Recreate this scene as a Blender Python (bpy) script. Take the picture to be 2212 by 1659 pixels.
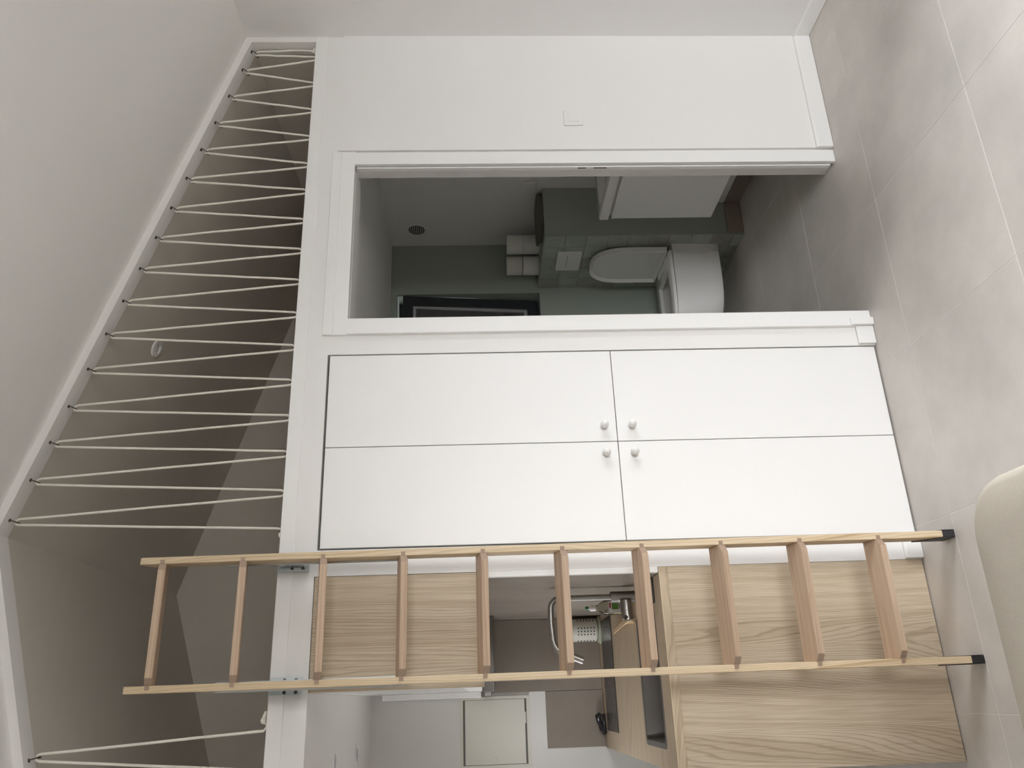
import bpy, bmesh, math, random
from mathutils import Vector, Matrix
random.seed(7)
for o in list(bpy.data.objects): bpy.data.objects.remove(o)
SC = bpy.context.scene
COL = SC.collection
PI = math.pi

# ------------------------------------------------------------------ camera, world, light, exposure
R0 = Vector((0.9291201, -0.3692659, -0.0194549))
R1 = Vector((-0.0344629, -0.0340897, -0.9988244))
R2 = Vector((0.3681686, 0.9286983, -0.0443994))
cam = bpy.data.cameras.new('camera'); camo = bpy.data.objects.new('camera', cam); COL.objects.link(camo)
cam.sensor_fit = 'HORIZONTAL'; cam.sensor_width = 36; cam.lens = 1719.817 / 2212 * 36
cam.clip_start = .02
m = Matrix.Identity(4)
for i in range(3):
    m[i][0] = R1[i]; m[i][1] = R0[i]; m[i][2] = -R2[i]
m[0][3], m[1][3], m[2][3] = 0.5432384, -2.7178114, 1.5215956
camo.matrix_world = m
SC.camera = camo
W = bpy.data.worlds.new('overcast_sky'); SC.world = W; W.use_nodes = True
bg = W.node_tree.nodes['Background']; bg.inputs[0].default_value = (.935, .955, .985, 1); bg.inputs[1].default_value = 19.0
def portal(loc, rot, sx, sy):
    L = bpy.data.lights.new('window_portal', 'AREA'); L.shape = 'RECTANGLE'; L.size = sx; L.size_y = sy
    L.cycles.is_portal = True
    o = bpy.data.objects.new('window_portal', L); o.location = loc; o.rotation_euler = rot; COL.objects.link(o)
portal((3.47, -1.535, 1.10), (0, PI/2, 0), 2.15, 1.13)     # glazed door in the right wall
portal((2.0, -4.78, 1.10), (PI/2, 0, 0), 1.4, 2.15)      # glazed front behind the camera
portal((2.585, 1.90, 1.56), (-PI/2, 0, 0), .6, .85)       # bathroom window
portal((-.66, .785, 1.325), (0, -PI/2, 0), .65, .53)           # small window at the left of the kitchen niche
vs = SC.view_settings
SC.display_settings.display_device = 'sRGB'
vs.view_transform = 'Standard'; vs.look = 'None'; vs.gamma = 1; vs.use_curve_mapping = False
vs.exposure = 0.0
cy = SC.cycles
cy.max_bounces = 12; cy.diffuse_bounces = 9; cy.glossy_bounces = 4; cy.transparent_max_bounces = 12
cy.use_denoising = True; cy.sample_clamp_indirect = 8; cy.caustics_reflective = False; cy.caustics_refractive = False

# ------------------------------------------------------------------ materials
def mat(name, col, rough=.5, metal=0, spec=.5, **kw):
    M = bpy.data.materials.new(name); M.use_nodes = True
    b = M.node_tree.nodes['Principled BSDF']
    b.inputs['Base Color'].default_value = (*col, 1); b.inputs['Roughness'].default_value = rough
    b.inputs['Metallic'].default_value = metal; b.inputs['Specular IOR Level'].default_value = spec
    for k, v in kw.items(): b.inputs[k].default_value = v
    return M
def nd(M, t, **kw):
    n = M.node_tree.nodes.new(t)
    for k, v in kw.items(): setattr(n, k, v)
    return n
def ln(M, a, b): M.node_tree.links.new(a, b)
def P(M): return M.node_tree.nodes['Principled BSDF']
def ramp(M, fac, stops):
    r = nd(M, 'ShaderNodeValToRGB'); e = r.color_ramp.elements
    while len(e) < len(stops): e.new(.5)
    for i, (p, c) in enumerate(stops): e[i].position = p; e[i].color = (*c, 1)
    ln(M, fac, r.inputs[0]); return r.outputs[0]
def noise(M, vec, scale, detail=3, rough=.5, dist=0):
    n = nd(M, 'ShaderNodeTexNoise'); n.inputs['Scale'].default_value = scale; n.inputs['Detail'].default_value = detail
    n.inputs['Roughness'].default_value = rough; n.inputs['Distortion'].default_value = dist
    if vec is not None: ln(M, vec, n.inputs['Vector'])
    return n.outputs[0]
def bump(M, h, strength, dist=.002):
    b = nd(M, 'ShaderNodeBump'); b.inputs['Strength'].default_value = strength; b.inputs['Distance'].default_value = dist
    ln(M, h, b.inputs['Height']); ln(M, b.outputs[0], P(M).inputs['Normal'])
def mapping(M, scale, loc=(0, 0, 0), rot=(0, 0, 0), src='Object'):
    t = nd(M, 'ShaderNodeTexCoord'); mp = nd(M, 'ShaderNodeMapping')
    mp.inputs['Scale'].default_value = scale; mp.inputs['Location'].default_value = loc; mp.inputs['Rotation'].default_value = rot
    ln(M, t.outputs[src], mp.inputs[0]); return mp.outputs[0]
def math_(M, op, a, b=None):
    n = nd(M, 'ShaderNodeMath', operation=op)
    for i, v in enumerate((a, b)):
        if v is None: continue
        if isinstance(v, (int, float)): n.inputs[i].default_value = v
        else: ln(M, v, n.inputs[i])
    return n.outputs[0]
def plaster(name, col, rough=.62, b=.05):
    M = mat(name, col, rough, spec=.3)
    v = mapping(M, (1, 1, 1)); bump(M, noise(M, v, 160, 3), b, .001)
    return M
WHITE = plaster('white_wall_paint', (.80, .79, .775))
WTRIM = mat('white_satin_paint', (.82, .815, .80), .42)
WDOOR = mat('white_lacquer', (.815, .81, .80), .45)
CEIL = plaster('white_ceiling_paint', (.79, .775, .755))
LOFT = plaster('white_loft_paint_shaded', (.61, .57, .51))  # the loft is white too; its shade is put into this darker tone
SAGE = plaster('sage_green_paint', (.345, .38, .335))
PLAST = mat('white_plastic', (.80, .79, .77), .35)
CREAM = mat('cream_enamel', (.74, .72, .65), .45)
CERAM = mat('white_ceramic', (.80, .79, .77), .12)
STEEL = mat('brushed_steel', (.34, .325, .305), .34, 1)
SINKST = mat('sink_steel', (.20, .19, .185), .45, .9)
ZINC = mat('zinc_plated_steel', (.62, .67, .68), .35, .85)
DARK = mat('dark_gap', (.02, .02, .02), .8)
BLACKP = mat('black_rubber', (.012, .011, .011), .5)
HOOKM = mat('dark_bronze_metal', (.10, .085, .07), .4, .8)
GLASSBLK = mat('black_ceramic_glass', (.055, .050, .047), .24)
ROPE = mat('white_rope', (.80, .77, .69), .8)
ANTHR = mat('anthracite_frame', (.02, .022, .026), .4)
SHUT = mat('dark_shutter', (.06, .06, .065), .6)
GREYAL = mat('grey_aluminium', (.45, .45, .46), .4, .6)
PAPER = mat('toilet_paper', (.74, .73, .69), .9)
OLIVE = mat('olive_textile', (.13, .13, .10), .95)
BROWN = mat('brown_recess', (.10, .055, .04), .7)
GREYPL = mat('grey_panel', (.62, .62, .62), .4)
WGRND = mat('terrace_concrete', (.45, .44, .42), .8)
def rope_bump():
    v = mapping(ROPE, (1, 1, 1)); bump(ROPE, noise(ROPE, v, 500, 1), .3, .001)
rope_bump()
def wood(name, light, mid, dark, grain, period=.009, warp=.05, fine=.3, rough=.5, off=(0, 0, 0), along=.16, low=3.0, lines=.55):
    """dense growth lines along one axis, bent into loops by a slow noise; some lines stronger than others"""
    M = mat(name, mid, rough, spec=.35)
    sc = [1, 1, 1]; sc['XYZ'.index(grain)] = along
    v = mapping(M, tuple(sc), off)
    n1 = noise(M, v, low, 1.5, .4)
    sx = nd(M, 'ShaderNodeSeparateXYZ'); ln(M, v, sx.inputs[0])
    cr = [i for i in range(3) if i != 'XYZ'.index(grain)]
    s = math_(M, 'ADD', sx.outputs[cr[0]], math_(M, 'MULTIPLY', sx.outputs[cr[1]], .8))
    s = math_(M, 'ADD', s, math_(M, 'MULTIPLY', n1, warp * 10))
    s = math_(M, 'ADD', s, math_(M, 'MULTIPLY', noise(M, v, 60, 2), .005))
    f = math_(M, 'FRACT', math_(M, 'DIVIDE', s, period))
    # strength of each growth line varies across the board
    idx = nd(M, 'ShaderNodeTexNoise', noise_dimensions='1D'); idx.inputs['Scale'].default_value = 38; idx.inputs['Detail'].default_value = 3
    ln(M, s, idx.inputs['W'])
    tone = ramp(M, idx.outputs[0], [(.30, dark), (.44, mid), (.60, light)])
    line = ramp(M, f, [(0, (1, 1, 1)), (.55, (1, 1, 1)), (.86, (1-.36*lines, 1-.40*lines, 1-.46*lines)), (1, (1, 1, 1))])
    sc2 = [260, 260, 260]; sc2['XYZ'.index(grain)] = 6
    fn = noise(M, mapping(M, tuple(sc2), off), 1, 2)
    mx = nd(M, 'ShaderNodeMix', data_type='RGBA', blend_type='MULTIPLY'); mx.inputs[0].default_value = 1
    ln(M, tone, mx.inputs[6]); ln(M, line, mx.inputs[7])
    mx2 = nd(M, 'ShaderNodeMix', data_type='RGBA', blend_type='MULTIPLY'); mx2.inputs[0].default_value = fine
    ln(M, mx.outputs[2], mx2.inputs[6]); ln(M, ramp(M, fn, [(.30, (.62, .56, .50)), (.62, (1, 1, 1))]), mx2.inputs[7])
    ln(M, mx2.outputs[2], P(M).inputs['Base Color'])
    bump(M, fn, .12, .0006)
    return M
OAKZ = wood('ash_laminate_vertical', (.575, .487, .368), (.54, .447, .328), (.495, .405, .293), 'Z', warp=.045, off=(.31, 0, .2), along=.12, low=3.6, lines=.75, period=.0068, fine=.45)
OAKX = wood('ash_laminate_worktop', (.55, .45, .325), (.51, .41, .29), (.45, .355, .245), 'X', warp=.045, along=.3, lines=.5)
PINE = wood('pine', (.655, .525, .36), (.61, .475, .31), (.48, .345, .20), 'Z', period=.0075, warp=.03, fine=.15, low=3.5, lines=.5)
BEECH = wood('beech', (.535, .40, .29), (.505, .37, .265), (.43, .305, .215), 'X', period=.006, warp=.008, fine=.35, lines=.3)
BEECH_END = mat('beech_end_grain', (.33, .235, .17), .6)
STICK = mat('pale_wood', (.62, .46, .28), .6)
def floor_mat(name, base, v=1.0):
    M = mat(name, base, .42, spec=.4)
    g = nd(M, 'ShaderNodeNewGeometry').outputs['Position']
    n = noise(M, g, 2.2, 5, .6); f2 = noise(M, g, 90, 2, .7); f3 = noise(M, g, 230, 1)
    c1 = tuple(x*.87 for x in base); c2 = tuple(x*1.12 for x in base)
    mx = nd(M, 'ShaderNodeMix', data_type='RGBA', blend_type='MULTIPLY'); mx.inputs[0].default_value = .9*v
    ln(M, ramp(M, n, [(.32, c1), (.68, c2)]), mx.inputs[6])
    ln(M, ramp(M, f2, [(.22, (.62, .60, .58)), (.31, (1, 1, 1)), (.68, (1, 1, 1)), (.76, (1.18, 1.17, 1.15))]), mx.inputs[7])
    oi = nd(M, 'ShaderNodeObjectInfo')
    hv = nd(M, 'ShaderNodeHueSaturation'); ln(M, mx.outputs[2], hv.inputs['Color'])
    ln(M, math_(M, 'ADD', math_(M, 'MULTIPLY', oi.outputs['Random'], .06), .97), hv.inputs['Value'])
    ln(M, hv.outputs[0], P(M).inputs['Base Color'])
    bump(M, f3, .08, .0006)
    return M
TILE = floor_mat('concrete_look_porcelain', (.60, .566, .528))
GROUT = mat('light_grout', (.80, .78, .74), .9)
BSPL = floor_mat('taupe_wall_tile', (.28, .238, .198), .5)
P(BSPL).inputs['Roughness'].default_value = .42
BSPL_S = floor_mat('taupe_wall_tile_polished', (.30, .262, .222), .5)
P(BSPL_S).inputs['Roughness'].default_value = .27
def zellige():
    M = mat('sage_glazed_tile', (.25, .30, .26), .15)
    oi = nd(M, 'ShaderNodeObjectInfo')
    g = nd(M, 'ShaderNodeNewGeometry').outputs['Position']
    a = ramp(M, oi.outputs['Random'], [(0, (.36, .36, .31)), (.5, (.38, .42, .365)), (1, (.43, .49, .44))])
    mx = nd(M, 'ShaderNodeMix', data_type='RGBA', blend_type='MULTIPLY'); mx.inputs[0].default_value = .5
    ln(M, a, mx.inputs[6]); ln(M, ramp(M, noise(M, g, 14, 3), [(.3, (.75, .75, .75)), (.7, (1.1, 1.1, 1.1))]), mx.inputs[7])
    ln(M, mx.outputs[2], P(M).inputs['Base Color']); bump(M, noise(M, g, 18, 2), .25, .004)
    return M
ZELL = zellige()
ZGROUT = mat('pale_tile_grout', (.66, .63, .56), .9)
def linen():
    M = mat('beige_linen', (.56, .51, .43), .9, spec=.2)
    g = mapping(M, (1, 1, 1))
    a = noise(M, mapping(M, (900, 60, 60)), 1, 2); b = noise(M, mapping(M, (60, 900, 60)), 1, 2)
    s = math_(M, 'MULTIPLY', math_(M, 'ADD', a, b), .5)
    ln(M, ramp(M, s, [(.3, (.485, .442, .372)), (.7, (.535, .488, .413))]), P(M).inputs['Base Color'])
    bump(M, math_(M, 'ADD', s, math_(M, 'MULTIPLY', noise(M, g, 9, 3), 3.)), .25, .003)
    return M
LINEN = linen()
def glass_mat(name, tint=(1, 1, 1), alpha=.08):
    M = bpy.data.materials.new(name); M.use_nodes = True; nt = M.node_tree; nt.nodes.clear()
    o = nt.nodes.new('ShaderNodeOutputMaterial'); t = nt.nodes.new('ShaderNodeBsdfTransparent'); g = nt.nodes.new('ShaderNodeBsdfGlossy')
    t.inputs[0].default_value = (*tint, 1); g.inputs['Roughness'].default_value = .03
    fr = nt.nodes.new('ShaderNodeFresnel'); mx = nt.nodes.new('ShaderNodeMixShader')
    nt.links.new(fr.outputs[0], mx.inputs[0]); nt.links.new(t.outputs[0], mx.inputs[1]); nt.links.new(g.outputs[0], mx.inputs[2])
    nt.links.new(mx.outputs[0], o.inputs[0]); return M
GLASS = glass_mat('clear_glass')
BOTTLE = glass_mat('clear_plastic', (.80, .80, .74))

# ------------------------------------------------------------------ mesh helpers
class MB:
    def __init__(s): s.bm = bmesh.new()
    def _bev(s, geom, w, seg):
        ed = list({e for v in geom for e in v.link_edges})
        bmesh.ops.bevel(s.bm, geom=ed, offset=w, segments=seg, profile=.5, affect='EDGES')
    def box(s, x0, x1, y0, y1, z0, z1, bev=0, seg=1, M=None):
        vs = [s.bm.verts.new((x, y, z)) for x in (x0, x1) for y in (y0, y1) for z in (z0, z1)]
        for f in ((0, 1, 3, 2), (4, 6, 7, 5), (0, 4, 5, 1), (2, 3, 7, 6), (0, 2, 6, 4), (1, 5, 7, 3)):
            s.bm.faces.new([vs[i] for i in f])
        if M is not None:
            for v in vs: v.co = M @ v.co
        if bev: s._bev(vs, bev, seg)
        return s
    def prism(s, pts, axis, a, b, bev=0, seg=1):
        """pts: 2-D outline in the two other axes (in XYZ order), extruded along axis from a to b"""
        ax = 'xyz'.index(axis); n = len(pts)
        def mk(p, t):
            c = list(p); c.insert(ax, t); return s.bm.verts.new(c)
        A = [mk(p, a) for p in pts]; B = [mk(p, b) for p in pts]
        s.bm.faces.new(A); s.bm.faces.new(B[::-1])
        for i in range(n): s.bm.faces.new([A[(i+1) % n], A[i], B[i], B[(i+1) % n]])
        if bev: s._bev(A + B, bev, seg)
        return s
    def tube(s, path, r, n=10, cap=True):
        path = [Vector(p) for p in path]; rings = []
        rr = r if isinstance(r, (list, tuple)) else [r]*len(path)
        up = None
        for i, p in enumerate(path):
            d = (path[min(i+1, len(path)-1)] - path[max(i-1, 0)]).normalized()
            if up is None:
                up = Vector((0, 0, 1)) if abs(d.z) < .9 else Vector((1, 0, 0))
            a = d.cross(up).normalized(); b = a.cross(d).normalized(); up = b
            rings.append([s.bm.verts.new(p + (a*math.cos(t) + b*math.sin(t))*rr[i]) for t in [2*PI*k/n for k in range(n)]])
        for A, B in zip(rings, rings[1:]):
            for k in range(n): s.bm.faces.new([A[k], A[(k+1) % n], B[(k+1) % n], B[k]])
        if cap: s.bm.faces.new(rings[0][::-1]); s.bm.faces.new(rings[-1])
        return s
    def lathe(s, prof, M=None, n=24):
        """prof: (radius, height) pairs about +Z, transformed by M"""
        rings = []
        for r, h in prof:
            if r < 1e-6: rings.append([s.bm.verts.new((0, 0, h))])
            else: rings.append([s.bm.verts.new((r*math.cos(2*PI*k/n), r*math.sin(2*PI*k/n), h)) for k in range(n)])
        for A, B in zip(rings, rings[1:]):
            if len(A) == 1 and len(B) == 1: continue
            for k in range(n):
                if len(A) == 1: s.bm.faces.new([A[0], B[(k+1) % n], B[k]])
                elif len(B) == 1: s.bm.faces.new([A[k], A[(k+1) % n], B[0]])
                else: s.bm.faces.new([A[k], A[(k+1) % n], B[(k+1) % n], B[k]])
        if M is not None:
            for R in rings:
                for v in R: v.co = M @ v.co
        return s
    def build(s, name, material, parent=None, smooth=False, loc=None):
        bmesh.ops.recalc_face_normals(s.bm, faces=s.bm.faces)
        me = bpy.data.meshes.new(name); s.bm.to_mesh(me); s.bm.free()
        me.materials.append(material)
        if smooth: me.shade_smooth(); smooth_by_angle(me)
        o = bpy.data.objects.new(name, me); COL.objects.link(o)
        if loc is not None: o.location = loc
        if parent is not None: o.parent = parent
        return o
def smooth_by_angle(me, ang=.7):
    bm = bmesh.new(); bm.from_mesh(me)
    for e in bm.edges:
        if len(e.link_faces) == 2 and e.calc_face_angle(0) > ang: e.smooth = False
    bm.to_mesh(me); bm.free()
def tag(o, label, cat, group=None, kind=None):
    o['label'] = label; o['category'] = cat
    if group: o['group'] = group
    if kind: o['kind'] = kind
    return o
def thing(name, loc, label, cat, group=None):
    o = bpy.data.objects.new(name, None); o.empty_display_size = .05; COL.objects.link(o); o.location = loc
    return tag(o, label, cat, group)
def struct(o):
    o['kind'] = 'structure'; return o
def child(o, root):
    """parent keeping the world position (roots are only translated)"""
    o.parent = root; o.location = Vector(o.location) - Vector(root.location); return o
def arc(cx, cy, r, a0, a1, n):
    return [(cx + r*math.cos(math.radians(a0 + (a1-a0)*i/n)), cy + r*math.sin(math.radians(a0 + (a1-a0)*i/n))) for i in range(n+1)]

# ------------------------------------------------------------------ structure constants
XL, XR, YF = -1.04, 3.278, -4.6          # main room
YK, YB, YLOFT = 1.57, 1.69, 1.70         # kitchen, bathroom, loft back walls
RID = 1.119; SL = .3105
def zceil(x): return 2.4978 + SL*(3.2774 - RID) - SL*abs(x - RID)      # main ceiling
def zrev(x): return 3.137 - SL*abs(x - RID)                            # reveal of the loft opening
KXL = -.50
ZP = 2.195                                                              # loft platform
XS = .945                                                               # kitchen right side
XC0, XC1, ZC = 1.0334, 1.7487, 2.0665                                   # closet opening
XD0, XD1, ZD = 1.8938, 2.5942, 2.0005                                   # door opening

# floor: grout bed and 60 cm tiles
fl = struct(MB().box(XL-.05, XR+.25, YF-.05, 1.75, -.08, -.0009).build('floor', GROUT))
T = .6; X1 = 2.8538; YA = -.2221
full = None
lim = (XL, XR, YF, YB+.04)
for i in range(-1, 7):
    for j in range(-4, 10):
        x1 = X1 - T*(i-1); x0 = x1 - T; y1 = YA - T*j; y0 = y1 - T
        a0, a1, b0, b1 = max(x0, lim[0]-.02), min(x1, lim[1]+.02), max(y0, lim[2]-.02), min(y1, lim[3])
        if a1 - a0 < .02 or b1 - b0 < .02: continue
        g = .0013
        whole = a0 == x0 and a1 == x1 and b0 == y0 and b1 == y1
        if whole and full is not None:
            o = full.copy(); COL.objects.link(o)
        else:
            h0, h1 = (a1-a0)/2 - g, (b1-b0)/2 - g
            o = MB().box(-h0, h0, -h1, h1, -.009, 0, .0004).build('tile', TILE, fl)
            if whole: full = o
        o.location = ((a0+a1)/2, (b0+b1)/2, 0)

# partition wall in front (y = 0), with openings
w = MB(); TH = .10
w.box(XS, XC0-.002, 0, TH, 0, 2.0737)                       # strip right of the kitchen
w.box(XC1+.002, XD0-.0005, 0, TH, 0, 2.0737)                # between closet and doorway
w.box(XD1+.07, XR, -.008, .0005, 0, 2.0737)                 # right panel
w.box(XD1+.07, XR, .0005, .0075, 0, 2.05); w.box(XD1+.0005, XD1+.07, .005, .0075, 0, ZD+.001)
w.box(XD0-.0005, XD1+.07, 0, TH, ZD+.001, 2.0737)           # above the doorway
w.box(XD1+.07, XR, .0005, TH, 2.05, 2.0737)
w.box(XC0-.002, XC1+.002, 0, TH, ZC+.003, 2.0737)
w.box(XL, XR, 0, TH, 2.0737, 2.1455)                        # fascia of the loft
w.box(XD1+.012, XR, .034, TH, 0, 2.05)                      # back leaf of the pocket
wall_front = struct(w.build('wall_front', WHITE))
# strip above the fascia
struct(MB().box(XL, XR, -.004, .10, 2.1453, ZP, .0015).build('trim_1', WTRIM))
# loft opening frame: gable band around the opening (reveal 7 cm deep)
XO = 3.251
def gable(y0, y1):
    b = MB()
    outer = [(XR, ZP), (XR, zceil(XR)+.01), (RID, zceil(RID)+.01), (XL, zceil(XL)+.01), (XL, ZP)]
    inner = [(XL+.027, ZP), (XL+.027, zrev(XL+.027)), (RID, zrev(RID)), (XO, zrev(XO)), (XO, ZP)]
    def q(a, bb):
        b.prism([a[0], a[1], bb[1], bb[0]], 'y', y0, y1)
    q((outer[0], outer[1]), (inner[4], inner[3])); q((outer[1], outer[2]), (inner[3], inner[2]))
    q((outer[2], outer[3]), (inner[2], inner[1])); q((outer[3], outer[4]), (inner[1], inner[0]))
    return b
beam = struct(gable(0, .071).build('trim_2', CEIL))
# loft shell
LO = .004
def slab(pts, y0, y1, name, m): return struct(MB().prism(pts, 'y', y0, y1).build(name, m))
def zl(x): return zrev(x) + LO
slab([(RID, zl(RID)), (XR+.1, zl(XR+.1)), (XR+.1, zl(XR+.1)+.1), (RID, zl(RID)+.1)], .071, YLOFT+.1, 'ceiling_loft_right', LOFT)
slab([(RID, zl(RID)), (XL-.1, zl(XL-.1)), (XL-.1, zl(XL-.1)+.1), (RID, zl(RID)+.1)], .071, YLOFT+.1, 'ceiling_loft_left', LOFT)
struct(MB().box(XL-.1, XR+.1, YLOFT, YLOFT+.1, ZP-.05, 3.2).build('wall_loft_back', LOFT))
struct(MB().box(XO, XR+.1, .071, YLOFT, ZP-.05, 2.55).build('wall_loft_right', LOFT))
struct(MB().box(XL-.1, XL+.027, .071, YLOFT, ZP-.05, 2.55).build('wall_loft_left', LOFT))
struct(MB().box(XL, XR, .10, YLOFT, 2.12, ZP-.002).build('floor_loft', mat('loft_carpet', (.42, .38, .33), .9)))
# main room shell
for a, b, nm in ((RID, XR+.02, 'ceiling_right'), (XL-.02, RID, 'ceiling_left')):
    slab([(a, zceil(a)), (b, zceil(b)), (b, zceil(b)+.1), (a, zceil(a)+.1)], YF-.1, .08, nm, CEIL)
WY0, WY1, WZ1 = -2.10, -.97, 2.17
w = MB()
w.box(XR, XR+.2, WY1, 0.0, -.05, 2.55); w.box(XR, XR+.2, YF, WY0, -.05, 2.55); w.box(XR, XR+.2, WY0, WY1, WZ1, 2.55)
struct(w.build('wall_right', WHITE))
struct(MB().box(XL-.12, XL, YF, .20, -.05, 2.55).build('wall_left', WHITE))
struct(MB().box(XL, KXL-.12, TH, .20, -.05, 2.12).build('wall_front_left', WHITE))
GX0, GX1 = 1.30, 2.70
w = MB()
w.box(XL-.1, GX0, YF-.15, YF, -.05, 3.25); w.box(GX1, XR+.2, YF-.15, YF, -.05, 3.25); w.box(GX0, GX1, YF-.15, YF, 2.17, 3.25)
struct(w.build('wall_rear', WHITE))
# glazed door in the right wall
def window(name, xc, y0, y1, z0, z1, sx):
    fr = MB(); t = .06
    fr.box(xc-.035, xc+.035, y0, y0+t, z0, z1).box(xc-.035, xc+.035, y1-t, y1, z0, z1)
    fr.box(xc-.035, xc+.035, y0+t, y1-t, z0, z0+t).box(xc-.035, xc+.035, y0+t, y1-t, z1-t, z1)
    ym = (y0+y1)/2; fr.box(xc-.03, xc+.03, ym-.05, ym+.05, z0+t, z1-t)
    o = struct(fr.build(name, ANTHR))
    MB().box(xc-.004, xc+.004, y0+t, ym-.05, z0+t, z1-t).build('pane', GLASS, o)
    MB().box(xc-.004, xc+.004, ym+.05, y1-t, z0+t, z1-t).build('pane', GLASS, o)
window('window_1', XR+.10, WY0, WY1, 0.0, WZ1, 1)
fr = MB(); gy = YF-.075; gt = .06
for x in (GX0, (GX0+GX1)/2-gt/2, GX1-gt): fr.box(x, x+gt, gy-.035, gy+.035, 0, 2.17)
xs3 = [GX0+gt, (GX0+GX1)/2-gt/2, (GX0+GX1)/2+gt/2, GX1-gt]
for a, b_ in zip(xs3[::2], xs3[1::2]): fr.box(a, b_, gy-.035, gy+.035, 0, gt).box(a, b_, gy-.035, gy+.035, 2.17-gt, 2.17)
gw = struct(fr.build('window_3', ANTHR))
for a, b_ in zip(xs3[::2], xs3[1::2]): MB().box(a, b_, gy-.004, gy+.004, gt, 2.17-gt).build('pane', GLASS, gw)
struct(MB().box(-40, 40, -40, YF-.16, -.12, -.06).build('ground_front', WGRND))
g = MB().box(XR+.25, 40, YF-.15, 40, -.12, -.06).build('terrace', WGRND); struct(g); g.name = 'ground_terrace'
g = MB().box(-40, XL-.13, YF-.15, 40, -.12, -.06).build('ground', WGRND); struct(g)

# ---------------- kitchen niche shell
KW = (.52, 1.05, 1.0, 1.65)
w = MB()
w.box(KXL-.12, KXL, TH, KW[0], 0, 2.12).box(KXL-.12, KXL, KW[1], YK, 0, 2.12).box(KXL-.12, KXL, KW[0], KW[1], 0, KW[2]).box(KXL-.12, KXL, KW[0], KW[1], KW[3], 2.12)
struct(w.build('wall_kitchen_left', WHITE))
w = MB(); xk = KXL-.07
w.box(xk-.02, xk+.02, KW[0], KW[0]+.04, KW[2], KW[3]).box(xk-.02, xk+.02, KW[1]-.04, KW[1], KW[2], KW[3])
w.box(xk-.02, xk+.02, KW[0]+.04, KW[1]-.04, KW[2], KW[2]+.04).box(xk-.02, xk+.02, KW[0]+.04, KW[1]-.04, KW[3]-.04, KW[3])
kw_ = struct(w.build('window_4', ANTHR))
MB().box(xk-.003, xk+.003, KW[0]+.04, KW[1]-.04, KW[2]+.04, KW[3]-.04).build('pane', GLASS, kw_)
wkb = struct(MB().box(KXL, 1.84, YK, YK+.1, 0, 2.12).build('wall_kitchen_back', WHITE))
wkr = struct(MB().box(.937, .975, TH, YK, 0, 2.12).build('wall_kitchen_right', WHITE))
struct(MB().box(KXL, .937, TH, YK, 2.0737, 2.12).build('ceiling_kitchen', CEIL))
# backsplash tiles
def btile(x0, x1, y0, y1, z0, z1, par, m): return MB().box(x0, x1, y0, y1, z0, z1, .0008).build('tile', m, par)
btile(.5765, .9245, YK-.011, YK, .920, 1.60, wkb, BSPL)
btile(.314, .5745, YK-.011, YK, .920, 1.2070, wkb, BSPL)
btile(.926, .937, .012, .535, .920, 1.515, wkr, BSPL_S)
btile(.926, .937, .537, 1.3465, .920, 1.515, wkr, BSPL_S)
btile(.926, .937, 1.3485, YK-.012, .920, 1.515, wkr, BSPL_S)
struct(MB().box(.925, .9445, -.002, .012, .921, 1.517, .002).build('trim_3', WTRIM))

# ---------------- door casing, plinth blocks, baseboards
def casing(side):
    b = MB()
    if side < 0:
        xs = [(XD0, -.010), (XD0-.034, -.010), (XD0-.037, -.018), (XD0-.065, -.018), (XD0-.067, -.015), (XD0-.067, .001), (XD0, .001)]
    else:
        xs = [(XD1, -.009), (XD1+.058, -.009), (XD1+.060, -.0065), (XD1+.060, .005), (XD1, .005)]
    b.prism(xs, 'z', 0.001, ZD + (.0 if side < 0 else .0), 0)
    return b
ca = casing(-1); cb = casing(1)
struct(ca.build('trim_4', WTRIM)); struct(cb.build('trim_5', WTRIM))
# head casing: inner and raised outer part
zs = [(-.010, ZD), (-.010, ZD+.052), (-.0145, ZD+.055), (-.0145, ZD+.0895), (-.012, ZD+.091), (.001, ZD+.091), (.001, ZD)]
# extrude along x with profile in (y, z)
struct(MB().prism(zs, 'x', XD0-.067, XD1+.060).build('trim_6', WTRIM))
# jamb liners of the doorway
struct(MB().box(XD1+.0002, XD1+.012, .0055, .0075, 0, ZD).build('trim_7', WTRIM))
struct(MB().box(XD0-.012, XD0, .0015, .16, 0.001, ZD+.012).build('trim_8', WTRIM))
struct(MB().box(XD0, XD1+.2, .034, .16, ZD, ZD+.012).build('trim_9', WTRIM))
def base(name, x0, x1, y0, y1, z1):
    return struct(MB().prism([(y0, .001), (y0, z1-.008), (y0+.006, z1), (y1, z1), (y1, .001)], 'x', x0, x1, .0012).build(name, WTRIM))
base('baseboard_front_right', XD1+.066, XR-.014, -.024, -.0085, .071)
base('baseboard_front_middle', XC1+.006, XD0-.068, -.016, -.0005, .066)
base('baseboard_casing_block', XD0-.0665, XD0-.037, -.030, -.0185, .088)
base('baseboard_front_left', XS+.003, XC0-.006, -.014, -.0005, .062)
struct(MB().prism([(XR-.014, .001), (XR-.014, .063), (XR-.008, .071), (XR-.0005, .071), (XR-.0005, .001)], 'y', WY1+.04, -.0005, .0012).build('baseboard_right', WTRIM))

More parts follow.
